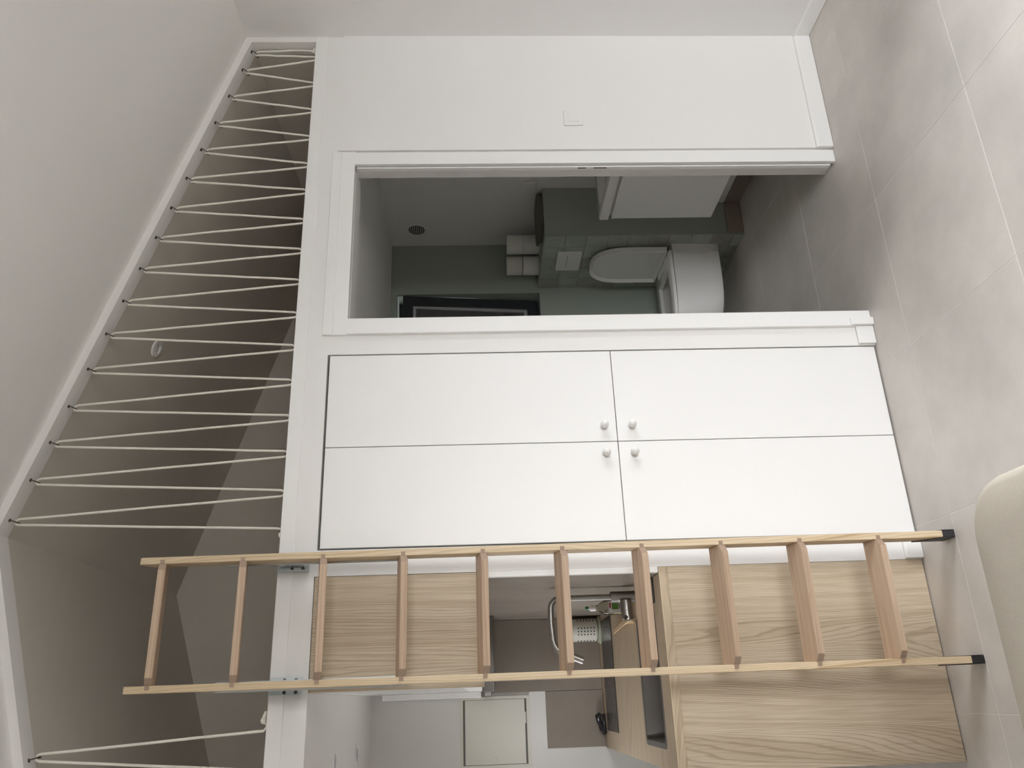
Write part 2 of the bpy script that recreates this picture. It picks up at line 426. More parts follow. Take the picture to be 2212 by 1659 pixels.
# ---------------- bathroom shell
XBR = 3.25; XBL = 1.87
struct(MB().box(XBL-.03, XBL, TH, YB, 0, 2.12).build('wall_bathroom_left', WHITE))
struct(MB().box(XBR, XBR+.06, TH, YB, 0, 2.12).build('wall_bathroom_right', WHITE))
WBX0, WBX1, WBZ0, WBZ1 = 2.27, 2.90, 1.117, 2.000
w = MB()
w.box(XBL, WBX0, YB, YB+.18, 0, 2.12); w.box(WBX1, XBR+.06, YB, YB+.18, 0, 2.12)
w.box(WBX0, WBX1, YB, YB+.18, 0, WBZ0); w.box(WBX0, WBX1, YB, YB+.18, WBZ1, 2.12)
struct(w.build('wall_bathroom_back', SAGE))
struct(MB().box(XBL, XBR, TH, YB, 2.042, 2.12).build('ceiling_bathroom', WHITE))
# boxed-in cistern wall with glazed tiles on its left face
XB = 2.933; BY = 1.085; BZ = 1.126
cw = struct(MB().box(XB+.010, XBR, BY, YB, 0, BZ).build('wall_cistern', SAGE))
MB().box(XB-.0005, XB+.0098, BY, BY+.0066, 0, BZ).build('corner_bead', SAGE, cw)
MB().box(XB+.0045, XB+.0098, BY+.0067, YB, 0, BZ-.001).build('grout_bed', ZGROUT, cw)
p = .119; zt = [0.0] + [BZ - .0004 - p*k for k in range(9, -1, -1)]; yt = [BY + .008 + p*k for k in range(6)]
first = {}
for zi in range(len(zt)-1):
    for yi in range(len(yt)-1):
        y0, y1, z0, z1 = yt[yi], min(yt[yi+1], YB), zt[zi], zt[zi+1]
        if z1 - z0 < .01: continue
        g = .0019; key = (round(y1-y0, 3), round(z1-z0, 3))
        c = (XB+.0025 + random.uniform(-.0006, .0006), (y0+y1)/2, (z0+z1)/2)
        if key in first:
            o = first[key].copy(); COL.objects.link(o)
        else:
            hy, hz = (y1-y0)/2-g, (z1-z0)/2-g
            o = MB().box(-.003, .003, -hy, hy, -hz, hz, .0012).build('tile', ZELL, cw); first[key] = o
        o.location = c; o.rotation_euler = (0, random.uniform(-.008, .008), random.uniform(-.008, .008))
# tile skirting and boxed pipe along the right wall
struct(MB().box(3.137, XBR, TH+.06, BY-.001, .001, .088, .001).build('baseboard_bathroom_right', BSPL))
struct(MB().box(3.137, XBR, TH+.06, BY-.001, .0885, .125, .006).build('trim_10', WHITE))
struct(MB().box(XB+.014, 3.136, BY-.010, BY-.0005, .001, .095, .001).build('baseboard_bathroom_box', BSPL))
# bathroom window: fixed frame, tilted sash, added panel at the top that blocks sky light
def ring(b, x0, x1, z0, z1, y0, y1, t):
    b.box(x0, x0+t, y0, y1, z0, z1).box(x1-t, x1, y0, y1, z0, z1).box(x0+t, x1-t, y0, y1, z0, z0+t).box(x0+t, x1-t, y0, y1, z1-t, z1)
    return b
bw = struct(ring(MB(), WBX0+.001, WBX1-.001, WBZ0+.001, WBZ1-.001, YB+.125, YB+.17, .045).box(WBX0+.046, WBX1-.046, YB+.14, YB+.165, WBZ1-.30, WBZ1-.046).build('window_2', ANTHR))
Ms = Matrix.Translation((0, YB+.122, WBZ0+.02)) @ Matrix.Rotation(math.radians(6.4), 4, 'X')
def tilt(o): o.matrix_local = Ms; return o
hx0, hx1, hz = WBX0+.02, WBX1-.012, WBZ1-WBZ0-.045
tilt(ring(MB(), hx0, hx1, 0, hz, -.035, .0, .062).build('sash', ANTHR, bw))
tilt(ring(MB(), hx0+.063, hx1-.063, .063, hz-.063, -.028, -.012, .018).build('glazing_bead', GREYAL, bw))
tilt(MB().box(hx0+.082, hx1-.082, -.022, -.016, .082, hz-.082).build('pane', GLASS, bw))
tilt(MB().box(hx0+.064, hx1-.064, -.011, -.004, .064, hz-.064).build('blind', SHUT, bw))

# ------------------------------------------------------------------ things
# closet with four doors
cl = thing('closet', ((XC0+XC1)/2, .3, 0), 'tall white built-in closet with four flat doors beside the ladder', 'closet')
b = MB(); D = .55
b.box(XC0, XC0+.014, .022, D, .003, ZC).box(XC1-.014, XC1, .022, D, .003, ZC).box(XC0+.014, XC1-.014, D-.012, D, .003, ZC)
b.box(XC0+.014, XC1-.014, .022, D-.012, .003, .018).box(XC0+.014, XC1-.014, .022, D-.012, ZC-.014, ZC).box(XC0+.014, XC1-.014, .022, D-.012, 1.010, 1.026)
child(b.build('body', mat('closet_inside', (.30, .29, .28), .7)), cl)
xm, zm = 1.3919, 1.0188; g = .0014
knob_prof = [(0, 0), (.0115, 0), (.0115, .003), (.0092, .005), (.0088, .009), (.0112, .0105), (.0112, .0118)] + [(.0150*math.sin(math.radians(a)), .0225 - .0150*math.cos(math.radians(a))) for a in range(48, 180, 11)] + [(0, .0375)]
lab = {(0, 1): 'upper left', (1, 1): 'upper right', (0, 0): 'lower left', (1, 0): 'lower right'}
for ix in (0, 1):
    for iz in (0, 1):
        x0, x1 = (XC0+.004, xm-g) if ix == 0 else (xm+g, XC1-.003)
        z0, z1 = (.006, zm-g) if iz == 0 else (zm+g, ZC-.006)
        d = child(MB().box(x0, x1, 0, .0195, z0, z1, .001).build('door', WDOOR), cl)
        kx = 1.3485 if ix == 0 else 1.4510; kz = 1.0650 if iz else .9640
        k = MB().lathe(knob_prof, Matrix.Translation((kx, -.0002, kz)) @ Matrix.Rotation(PI/2, 4, 'X'), 28).build('knob', PLAST, d, smooth=True)
# sliding pocket door, open, only its edge shows
sd = thing('sliding_door', (XD1, .02, .012), 'white sliding door slid open into the wall pocket right of the doorway', 'door')
child(MB().box(XD1-.0055, XR-.03, .0110, .0315, .014, ZD-.003, .001).build('door_leaf', WDOOR), sd)
lf = sd.children[0]
for z0, z1 in ((1.049, 1.084), (.963, 1.018)):
    MB().box(XD1-.0062, XD1-.004, .014, .0205, z0, z1).build('latch_slot', BROWN, lf, loc=(0, 0, 0))
MB().box(XD1-.0060, XD1-.004, .0125, .0285, .945, 1.10).build('latch_plate', PLAST, lf)
# light switch
sw = thing('light_switch', (2.82, -.008, 1.091), 'white square light switch on the wall right of the bathroom doorway', 'switch')
child(MB().box(2.7825, 2.8575, -.0175, -.0082, 1.0505, 1.1315, .003, 2).build('plate', PLAST), sw)
child(MB().box(2.7985, 2.8415, -.0205, -.0172, 1.0685, 1.1145, .0012).build('rocker', PLAST), sw)

# ---- kitchen counter, worktop
kc = thing('kitchen_base_unit', (.63, .7, 0), 'kitchen base unit with tall pale ash end panel facing the room', 'cabinet')
child(MB().box(.312, XS-.0012, 0, .019, .004, .8893, .0006).build('end_panel', OAKZ), kc)
cb_ = MB(); cb_.box(.345, .936, .0195, YK-.001, .10, .118)
cb_.box(.918, .936, .0195, YK-.001, .118, .885).box(.345, .918, .0195, .0375, .118, .885).box(.345, .918, YK-.019, YK-.001, .118, .885).box(.345, .918, .51, .528, .118, .885)
cb_.box(.345, .918, .528, YK-.019, .867, .885)
child(cb_.build('carcass', PLAST), kc)
child(MB().box(.385, .936, .0195, YK-.001, .001, .10).build('plinth', PLAST), kc)
for i in range(3):
    y0 = .021 + i*.515
    d = child(MB().box(.326, .3448, y0+.002, y0+.512, .105, .882, .001).build('door', WDOOR), kc)
    MB().box(.318, .326, y0+.15, y0+.36, .862, .870, .002).build('handle', STEEL, d)
SX0, SX1, SY0, SY1 = .378, .812, .135, .485
wt = MB()
z0, z1 = .8897, .9190
x0, x1, y0, y1 = .310, .9250, -.0005, YK-.0115
wt.box(x0, SX0, y0, y1, z0, z1).box(SX1, x1, y0, y1, z0, z1).box(SX0, SX1, y0, SY0, z0, z1).box(SX0, SX1, SY1, y1, z0, z1)
wt.box(x1, .9440, y0, .0115, z0, z1)
bmesh.ops.remove_doubles(wt.bm, verts=wt.bm.verts, dist=1e-5)
wto = tag(wt.build('worktop', OAKX), 'pale ash worktop with inset sink and cooktop above the end panel', 'worktop')
MB().box(x0, .944, y0-.0012, y0-.0001, z1-.0022, z1+.0002).build('edge_band', mat('edge_light', (.66, .55, .38), .5), wto)
# sink
def rrect(x0, x1, y0, y1, r, n=6):
    return arc(x1-r, y1-r, r, 0, 90, n) + arc(x0+r, y1-r, r, 90, 180, n) + arc(x0+r, y0+r, r, 180, 270, n) + arc(x1-r, y0+r, r, 270, 360, n)
sk = MB(); bm = sk.bm
levels = [(SX0-.006, SX1+.006, SY0-.006, SY1+.006, .022, .9193), (SX0+.012, SX1-.012, SY0+.012, SY1-.012, .018, .9205), (SX0+.016, SX1-.016, SY0+.016, SY1-.016, .016, .916),
          (SX0+.020, SX1-.020, SY0+.020, SY1-.020, .03, .78), (SX0+.035, SX1-.035, SY0+.035, SY1-.035, .03, .765)]
rings = [[bm.verts.new((x, y, L[5])) for x, y in rrect(*L[:5])] for L in levels]
for A, B in zip(rings, rings[1:]):
    for k in range(len(A)): bm.faces.new([A[k], A[(k+1) % len(A)], B[(k+1) % len(A)], B[k]])
bm.faces.new(rings[-1])
sko = thing('kitchen_sink', ((SX0+SX1)/2, (SY0+SY1)/2, .9), 'rectangular brushed steel sink set into the ash worktop', 'sink')
child(sk.build('bowl', SINKST, smooth=True), sko)
child(MB().lathe([(0, .002), (.036, .002), (.04, 0)], Matrix.Translation((.60, .33, .7655))).build('drain', STEEL, smooth=True), sko)
# small tray
tr = thing('sink_tray', (.89, .136, .92), 'small dark-rimmed grey tray in the worktop corner behind the ladder', 'tray')
t0 = MB(); t0.box(.838, .924, .104, .172, .9192, .9215, .0008); child(t0.build('rim', DARK), tr)
child(MB().box(.842, .920, .108, .168, .9216, .9225).build('insert', mat('grey_green_pad', (.12, .125, .105), .6)), tr)
# cooktop
ct = thing('cooktop', (.63, 1.27, .919), 'black glass induction cooktop at the back of the ash worktop', 'cooktop')
child(MB().box(.388, .894, 1.12, 1.44, .9192, .9235, .0015).build('glass_plate', GLASSBLK), ct)
ringm = mat('cooktop_print', (.10, .10, .10), .3)
for cx, r in ((.52, .085), (.76, .095)):
    child(MB().lathe([(r-.002, .9236), (r, .9238), (r+.002, .9236)], Matrix.Translation((cx, 1.28, 0)), 40).build('cooking_zone', ringm), ct)
# faucet
fx, fy = .8885, .35
fa = thing('kitchen_faucet', (fx, fy, .919), 'brushed steel gooseneck kitchen faucet beside the sink', 'faucet')
child(MB().lathe([(.0, .9192), (.027, .9192), (.027, .925), (.0205, .928), (.0205, 1.0335), (.0195, 1.0345), (0, 1.0345)], Matrix.Translation((fx, fy, 0)), 28).build('body', STEEL, smooth=True), fa)
rb = .036; ztop = 1.262
path = [(fx, fy, 1.0345), (fx, fy, 1.10), (fx, fy, ztop-rb)]
path += [(fx - rb + rb*math.cos(math.radians(a)), fy, ztop - rb + rb*math.sin(math.radians(a))) for a in (18, 36, 54, 72, 90)]
path += [(.80, fy, ztop+.001), (.745, fy, 1.2595), (.725, fy, 1.2555), (.709, fy, 1.2465), (.699, fy, 1.232), (.690, fy, 1.210)]
child(MB().tube(path, .0115, 14).build('spout', STEEL, smooth=True), fa)
child(MB().tube([(.690, fy, 1.210), (.678, fy, 1.182), (.666, fy, 1.152)], .0135, 16).build('nozzle', STEEL, smooth=True), fa)
child(MB().tube([(fx-.015, fy-.012, .980), (.835, fy-.014, .980)], .0215, 20).build('valve', STEEL, smooth=True), fa)
h = child(MB().tube([(.8345, fy-.014, .980), (.802, fy-.016, .978)], .0205, 20).build('handle', STEEL, smooth=True), fa)
MB().tube([(.812, fy-.032, .985), (.800, fy-.062, 1.002)], [.007, .005], 10).build('lever', STEEL, h, smooth=True, loc=(0, 0, 0))
# soap bottle
bx, by = .878, .62
sb = thing('soap_bottle', (bx, by, .919), 'clear dish soap bottle with white and green label behind the faucet', 'bottle')
def bsec(k, z, rx, ry): return [(bx + rx*math.copysign(abs(math.cos(t))**.7, math.cos(t)), by + ry*math.copysign(abs(math.sin(t))**.7, math.sin(t)), z) for t in [2*PI*i/24 for i in range(24)]]
b = MB(); prof = [(.9193, .026, .019), (.922, .029, .022), (.99, .030, .0225), (1.018, .029, .0215), (1.036, .019, .016), (1.046, .011, .011), (1.056, .010, .010)]
rg = [[b.bm.verts.new(q) for q in bsec(0, z, rx, ry)] for z, rx, ry in prof]
for A, B in zip(rg, rg[1:]):
    for k in range(24): b.bm.faces.new([A[k], A[(k+1) % 24], B[(k+1) % 24], B[k]])
b.bm.faces.new(rg[0]); b.bm.faces.new(rg[-1])
child(b.build('bottle_body', BOTTLE, smooth=True), sb)
b = MB(); rg = [[b.bm.verts.new(q) for q in bsec(0, z, .0265, .0195)] for z in (.924, .985)]
for k in range(24): b.bm.faces.new([rg[0][k], rg[0][(k+1) % 24], rg[1][(k+1) % 24], rg[1][k]])
b.bm.faces.new(rg[0]); b.bm.faces.new(rg[1])
child(b.build('liquid', mat('pale_yellow_liquid', (.62, .56, .30), .2)), sb)
lb = child(MB().box(bx-.024, bx+.022, by-.0236, by-.0228, .938, 1.006).build('label', mat('label_white', (.78, .78, .80), .4)), sb)
for nm, c, q in (('label_leaf', (.11, .28, .05), (bx-.010, bx+.014, .966, .992)), ('label_band', (.40, .03, .05), (bx-.004, bx+.016, .9965, 1.003)), ('label_text', (.06, .10, .08), (bx-.008, bx+.012, .960, .9635)), ('label_text', (.05, .06, .10), (bx-.012, bx+.012, .9535, .9565)), ('label_text', (.05, .06, .10), (bx-.012, bx+.002, .9475, .9505))):
    MB().box(q[0], q[1], by-.0242, by-.0235, q[2], q[3]).build(nm, mat(nm, c, .4), lb, loc=(0, 0, 0))
child(MB().lathe([(0, 1.056), (.013, 1.056), (.013, 1.078), (.008, 1.080), (.008, 1.084), (0, 1.084)], Matrix.Translation((bx, by, 0)), 20).build('cap', PLAST, smooth=True), sb)
child(MB().lathe([(0, 1.084), (.0075, 1.084), (.006, 1.098), (0, 1.098)], Matrix.Translation((bx, by, 0)), 16).build('spout_tip', mat('green_plastic', (.02, .16, .05), .4), smooth=True), sb)
# wooden sticks lying in a fan
ws = thing('wooden_stick_bundle', (.825, .62, .92), 'fan of pale wooden sticks lying on the worktop by the faucet', 'sticks')
for i in range(5):
    a = math.radians(92 + i*2.0); L = .30 + .035*i
    Mx = Matrix.Translation((.812 + .004*i, .50, .9215 + .0042*i)) @ Matrix.Rotation(a - PI/2 - .12, 4, 'Z')
    child(MB().box(-.009, .009, 0, L, -.0022, .0022, .0006, 1, Mx).build('stick', STICK), ws)
# perforated utensil holder standing in the back corner
hxc, hyc, hr = .8575, 1.487, .056
uh = thing('utensil_holder', (hxc, hyc, .919), 'white perforated cylindrical utensil holder in the back corner of the worktop', 'container')
child(MB().lathe([(0, .935), (.062, .935), (.062, .930), (.070, .9265), (.070, .9205), (0, .9205)], Matrix.Translation((hxc, hyc, 0)), 40).build('saucer', mat('pale_green_ceramic', (.45, .46, .36), .4), smooth=True), uh)
hb = child(MB().lathe([(0, .937), (hr-.006, .937), (hr, .943), (hr, 1.066), (hr-.003, 1.0685), (hr-.006, 1.066), (hr-.006, .945), (0, .945)], Matrix.Translation((hxc, hyc, 0)), 48).build('cylinder', mat('cream_metal', (.66, .64, .57), .4), smooth=True), uh)
hole0 = None
vdir = math.atan2(-2.7178-hyc, .5432-hxc)
for da in (-72, -66, -22, -6, 10, 52, 60):
    for k in range(6):
        a = vdir + math.radians(da)
        if hole0 is None:
            hole0 = MB().lathe([(0, .0006), (.0034, .0006), (.0034, -.001), (0, -.001)], None, 10).build('hole', DARK, hb); o = hole0
        else:
            o = hole0.copy(); COL.objects.link(o)
        o.matrix_local = Matrix.Translation((hxc + hr*math.cos(a) - hb.matrix_basis.translation.x*0, hyc + hr*math.sin(a), .957 + .0158*k)) @ Matrix.Rotation(a, 4, 'Z') @ Matrix.Rotation(PI/2, 4, 'Y')
# black bundle on the worktop
bk = thing('cable_bundle', (.415, 1.52, .919), 'small shiny black folded cable at the back of the worktop', 'cable')
pts = [(.372, 1.525, .928), (.392, 1.512, .940), (.412, 1.522, .944), (.430, 1.530, .950), (.452, 1.520, .955), (.462, 1.512, .945)]
child(MB().tube(pts, [.008, .013, .012, .013, .015, .009], 10).build('cable_loop', mat('black_plastic', (.02, .02, .022), .2), smooth=True), bk)
child(MB().tube([(.375, 1.500, .9275), (.40, 1.495, .930), (.435, 1.500, .931), (.460, 1.508, .929)], .008, 10).build('cable_end', mat('black_plastic_2', (.02, .02, .022), .2), smooth=True), bk)

# ---- upper cabinet and hood
uc = thing('kitchen_wall_cabinet', (.76, .7, 1.52), 'kitchen wall cabinet with pale ash end panel behind the ladder top', 'cabinet')
child(MB().box(.584, .9437, .001, .0195, 1.5180, 2.0715, .0006).build('end_panel', OAKZ), uc)
child(MB().box(.602, .9365, .020, YK-.012, 1.5220, 2.0715).build('carcass', PLAST), uc)
def shaker(y0, y1, z0, z1, xf):
    d = child(MB().box(xf+.004, .6015, y0, y1, z0, z1).build('door', WDOOR), uc)
    b = MB(); t = .06
    b.box(xf, xf+.004, y0, y0+t, z0, z1).box(xf, xf+.004, y1-t, y1, z0, z1).box(xf, xf+.004, y0+t, y1-t, z0, z0+t).box(xf, xf+.004, y0+t, y1-t, z1-t, z1)
    b.build('door_frame', WDOOR, d, loc=(0, 0, 0))
    MB().box(xf+.003, xf+.004, y0+t+.004, y1-t-.004, z0+t+.004, z1-t-.004).build('door_panel', GREYPL, d, loc=(0, 0, 0))
shaker(.021, .70, 1.523, 2.070, .584)
shaker(.704, 1.36, 1.523, 2.070, .584)
child(MB().box(.557, .584, 1.33, YK-.013, 1.528, 1.996, .003).build('filler', WDOOR), uc)
child(MB().box(.584, .930, .022, .040, 1.5155, 1.5218).build('light_strip', mat('aluminium_strip', (.60, .59, .57), .3, .7)), uc)
ho = thing('extractor_hood', (.75, 1.4, 1.46), 'slim steel extractor hood under the wall cabinet at the back', 'hood')
child(MB().box(.580, .924, 1.30, YK-.012, 1.463, 1.5215, .002).build('hood_body', mat('hood_steel', (.20, .185, .17), .4, .8)), ho)
child(MB().box(.563, .580, 1.31, 1.50, 1.480, 1.512, .002).build('hood_lip', STEEL), ho)
for k in range(2):
    child(MB().box(.560, .568, 1.35+.06*k, 1.38+.06*k, 1.472, 1.480).build('hood_button', GREYAL), ho)

# ---- fuse box hatch
hy = YK
hc = thing('access_hatch', (.40, hy, 1.46), 'cream square access hatch with round lock on kitchen back wall', 'hatch')
child(ring(MB(), .236, .5605, 1.291, 1.635, hy-.012, hy-.0005, .014).build('frame', CREAM), hc)
child(MB().box(.246, .551, hy-.008, hy-.0005, 1.300, 1.626).build('frame_back', mat('cream_shadow_gap', (.16, .155, .14), .7)), hc)
hd = child(MB().box(.2525, .5455, hy-.0135, hy-.0082, 1.3145, 1.611, .0008).build('door', CREAM), hc)
child(MB().box(.4325, .4855, hy-.017, hy-.012, 1.3085, 1.318, .001).build('hinge', CREAM), hc)
MB().lathe([(0, 0), (.0125, 0), (.0125, .002), (.010, .003), (.0098, .0015), (0, .0015)], Matrix.Translation((.2735, hy-.0135, 1.466)) @ Matrix.Rotation(PI/2, 4, 'X'), 28).build('lock', CREAM, hd, smooth=True, loc=(0, 0, 0))
# ---- downlights in the kitchen ceiling
for nm, px, py in (('near', .352, .555), ('far', .345, 1.105)):
    l = thing('ceiling_downlight', (px, py, 2.0737), ('round recessed downlight in kitchen ceiling, the nearer of two' if nm == 'near' else 'round recessed downlight in kitchen ceiling, nearer the back wall'), 'downlight', 'downlights in the kitchen ceiling')
    Mx = Matrix.Translation((px, py, 2.0735)) @ Matrix.Rotation(PI, 4, 'X')
    child(MB().lathe([(.032, 0), (.044, 0), (.044, .003), (.040, .005), (.033, .004), (.030, .001)], Mx, 36).build('rim', PLAST, smooth=True), l)
    child(MB().lathe([(0, .0005), (.031, .0005), (.031, .0015), (.024, .0022), (0, .0022)], Mx, 28).build('lens', mat('lens_' + nm, (.45, .44, .47), .2), smooth=True), l)

# ------------------------------------------------------------------ ladder
FZ = Vector((0, -.2193, 0)); tdir = Vector((0, .0327, 1)).normalized(); ndir = Vector((0, tdir.z, -tdir.y))   # ndir points to the wall
ld = thing('loft_ladder', (.797, -.19, 0), 'pine ladder with ten beech treads leaning up to the loft', 'ladder')
def Ml(s): # local frame: x, depth from the front face, along the ladder
    return Matrix(((1, 0, 0, 0), (0, ndir.y, tdir.y, FZ.y), (0, ndir.z, tdir.z, FZ.z), (0, 0, 0, 1)))
ML = Ml(0); SW = .0212; LXL, LXR = .5970, 1.0000; SD = .066; LEN = 2.60
for x0 in (LXL, LXR-SW):
    b = MB()
    pf = [(0, .0385), (SD, .074), (SD, LEN-.022), (.012, LEN), (0, LEN-.006)]
    b.prism(pf, 'x', x0, x0+SW, .0012)
    st = b.build('stile', PINE); st.data.transform(ML); child(st, ld)
    # black foot: a shoe with two cheeks that rise towards the back
    f = MB()
    f.prism([(-.0015, .001), (-.0015, .0380), (SD+.0015, .0735), (SD+.0015, .006), (SD-.01, .003)], 'x', x0+.0005, x0+SW-.0005, .0008)
    for q0, q1 in ((x0-.0022, x0), (x0+SW, x0+SW+.0022)):
        f.prism([(-.0015, .002), (-.0015, .0375), (SD-.004, .112), (SD+.0015, .112), (SD+.0015, .006)], 'x', q0, q1)
    fo = f.build('foot_cap', BLACKP); fo.data.transform(ML); child(fo, ld)
    # zinc slide rail behind the stile
    r = MB(); xc = x0+SW/2
    r.box(xc-.0155, xc+.0155, SD+.0005, SD+.003, 1.76, 2.345).box(xc-.0155, xc-.0135, SD+.003, SD+.012, 1.76, 2.345).box(xc+.0135, xc+.0155, SD+.003, SD+.012, 1.76, 2.345)
    ro = r.build('slide_rail', ZINC); ro.data.transform(ML); child(ro, ld)
TILT = 13.0    # the ladder hangs almost upright, so its treads slope towards the room
zs_ = [.2464 + .25275*k for k in range(10)]
for k, z in enumerate(zs_):
    s0 = (z)/tdir.z
    yf = FZ.y + tdir.y*s0; th = .0112; nose = .0145; ch = .022
    xa, xb = LXL+SW, LXR-SW; tn = .0125; 
    # plan outline of a tread: body between the stiles, nose with slanted ends, tenons let into the stiles
    out = [(xa, .066), (xa, 0), (xa+.001, -.001), (xa+ch, -nose), (xb-ch, -nose), (xb-.001, -.001), (xb, 0), (xb, .066)]
    b = MB(); b.prism(out, 'z', -th, th, .0012)
    tnh = .0085
    b.box(xa-tn, xa+.001, -.0012, .055, -tnh, tnh); b.box(xb-.001, xb+tn, -.0012, .055, -tnh, tnh)
    b.bm.transform(Matrix.Translation((0, yf, z)) @ Matrix.Rotation(math.radians(TILT), 4, 'X'))
    tr_ = child(b.build('tread', BEECH), ld); tr_.data.materials.append(BEECH_END)
    for q in tr_.data.polygons:      # end grain of the nose ends and tenons
        if (q.center.x < xa + ch*.95 or q.center.x > xb - ch*.95) and (abs(q.normal.x) > .35 or (q.normal.y < -.5 and (q.center.x < xa or q.center.x > xb))): q.material_index = 1
# brackets that hold the ladder on the loft edge
for xc, side in ((.6065, 'left'), (.9890, 'right')):
    br = thing('ladder_bracket', (xc, -.004, 2.14), 'zinc ladder bracket screwed to the loft edge behind the %s stile' % side, 'bracket', 'brackets on the loft edge')
    pl = child(MB().box(xc-.0265, xc+.0265, -.0075, -.0046, 2.0905, 2.192, .0008).build('plate', ZINC), br)
    child(MB().box(xc-.0265, xc-.0245, -.030, -.0075, 2.0905, 2.192).build('flange', ZINC), br)
    child(MB().box(xc-.0135, xc+.0135, -.078, -.0076, 2.100, 2.180).build('carriage', ZINC), br)
    for sx in (-.0185, .0185):
        for z in (2.110, 2.146):
            o = MB().lathe([(0, .003), (.003, .003), (.0055, .0012), (.0055, 0), (0, 0)], Matrix.Translation((xc+sx, -.0075, z)) @ Matrix.Rotation(PI/2, 4, 'X'), 16).build('screw', mat('screw_dark', (.18, .18, .18), .35, .9) if 'screw_dark' not in bpy.data.materials else bpy.data.materials['screw_dark'], pl, smooth=True, loc=(0, 0, 0))

# ------------------------------------------------------------------ rope lacing, hooks and eyes
HY = .034
hx = [3.228, 3.127, 2.984, 2.844, 2.706, 2.564, 2.422, 2.285, 2.146, 2.006, 1.868, 1.726, 1.581, 1.446, 1.310, 1.170]
ex = [3.195, 3.052, 2.909, 2.768, 2.629, 2.499, 2.358, 2.219, 2.081, 1.938, 1.801, 1.660, 1.521, 1.385, 1.242, 1.107]
HXL, EXL = .4195, .490
ordn = ['first', 'second', 'third', 'fourth', 'fifth', 'sixth', 'seventh', 'eighth', 'ninth', 'tenth', 'eleventh', 'twelfth', 'thirteenth', 'fourteenth', 'fifteenth', 'sixteenth']
DR = .034    # how far the rope loop hangs below the beam
def hook(x, label):
    s = -SL if x > RID else SL
    n = Vector((s, 0, -1)).normalized()           # away from the slope, into the opening... pointing down
    n = Vector((-SL if x > RID else SL, 0, -1)).normalized()
    p = Vector((x, HY, zrev(x)))
    h = thing('screw_hook', p, label, 'hook', 'hooks on the sloped loft beam')
    t = Vector((0, 1, 0))
    w_ = MB().lathe([(0, 0), (.0062, 0), (.0055, .0022), (.003, .0028), (0, .0028)], Matrix.Translation(p) @ n.to_track_quat('Z', 'Y').to_matrix().to_4x4(), 16).build('collar', HOOKM, smooth=True); child(w_, h)
    a = p + n*.002
    pts = [a - t*.012, a - t*.012 + n*.004, a + n*.012 - t*.006, a + n*.022 + t*.004, a + n*.028 + t*.012, a + n*.024 + t*.022, a + n*.014 + t*.024]
    pts[0] = a; 
    child(MB().tube(pts, .0019, 8).build('hook_wire', HOOKM, smooth=True), h)
    return p + n*.022 + t*.004
tops = []
for i, x in enumerate(hx):
    tops.append(hook(x, 'small dark screw hook on the sloped loft beam, %s from the right wall' % ordn[i] if i else 'small dark screw hook on the sloped loft beam, nearest the right wall'))
topL = hook(HXL, 'small dark screw hook on the left slope of the loft beam')
EY = .040; EZ = ZP+.008
def eye(x, label):
    e = thing('screw_eye', (x, EY, ZP), label, 'screw eye', 'screw eyes along the loft edge')
    pts = [(x, EY, ZP-.001), (x, EY, ZP+.003)] + [(x + .0055*math.sin(t), EY, ZP+.0085 - .0055*math.cos(t)) for t in [2*PI*k/10 for k in range(10)]]
    child(MB().tube(pts, .0014, 6).build('eye_ring', HOOKM, smooth=True), e)
for i, x in enumerate(ex):
    eye(x, 'small dark screw eye holding the rope on the loft edge, %s from the right wall' % ordn[i] if i else 'small dark screw eye on the loft edge, nearest the right wall')
eye(EXL, 'small dark screw eye on the loft edge left of the ladder')
def seg(a, b, n=6, wob=.0007):
    a, b = Vector(a), Vector(b); out = []
    for i in range(n+1):
        t = i/n; q = a.lerp(b, t)
        if 0 < i < n: q += Vector((random.uniform(-wob, wob), random.uniform(-wob, wob), 0))
        out.append(q)
    return out
RR = .0043
def loop_top(p, dx): # small turn of rope through a hook
    return [p + Vector((dx*.010, -.002, -.008)), p + Vector((dx*.007, .003, .002)), p + Vector((0, .005, .006)), p + Vector((-dx*.007, .003, .002)), p + Vector((-dx*.010, -.002, -.008))]
def loop_bot(x, dx, z=EZ): # small turn through an eye
    return [Vector((x+dx*.011, EY, z+.010)), Vector((x+dx*.007, EY+.001, z+.001)), Vector((x, EY+.002, z-.001)), Vector((x-dx*.007, EY+.001, z+.001)), Vector((x-dx*.011, EY, z+.010))]
pts = [Vector((3.236, EY-.004, EZ+.012)), Vector((3.243, EY, 2.29)), Vector((3.238, EY, 2.36))]
for i in range(16):
    pts += loop_top(tops[i] - Vector((0, 0, .002)), 1)
    nb = loop_bot(ex[i], 1)
    pts += seg(pts[-1], nb[0])[1:-1]
    if i < 15:
        pts += nb
        nt = loop_top(tops[i+1] - Vector((0, 0, .002)), 1)
        pts += seg(pts[-1], nt[0])[1:-1]
    else:
        pts += nb[:3] + [Vector((ex[i]-.006, EY+.002, EZ+.004))]
rope = thing('lacing_rope', (2.2, EY, 2.5), 'long cream rope zigzagging between loft edge and sloped beam right of ladder', 'rope')
child(MB().tube(pts, RR, 8).build('rope_run', ROPE, smooth=True), rope)
kn = MB()
for q, r in (((3.232, EY-.004, EZ+.010), .0085), ((3.238, EY-.008, EZ+.004), .008), ((3.226, EY-.006, EZ+.002), .007)):
    kn.lathe([(0, -r), (r*.7, -r*.7), (r, 0), (r*.7, r*.7), (0, r)], Matrix.Translation(q), 12)
child(kn.build('knot', ROPE, smooth=True), rope)
child(MB().tube([(ex[15]-.006, EY, EZ+.004), (ex[15]-.016, EY-.006, EZ+.003), (ex[15]-.020, EY-.010, EZ-.002)], [.0042, .0046, .0055], 8).build('rope_end', ROPE, smooth=True), rope)
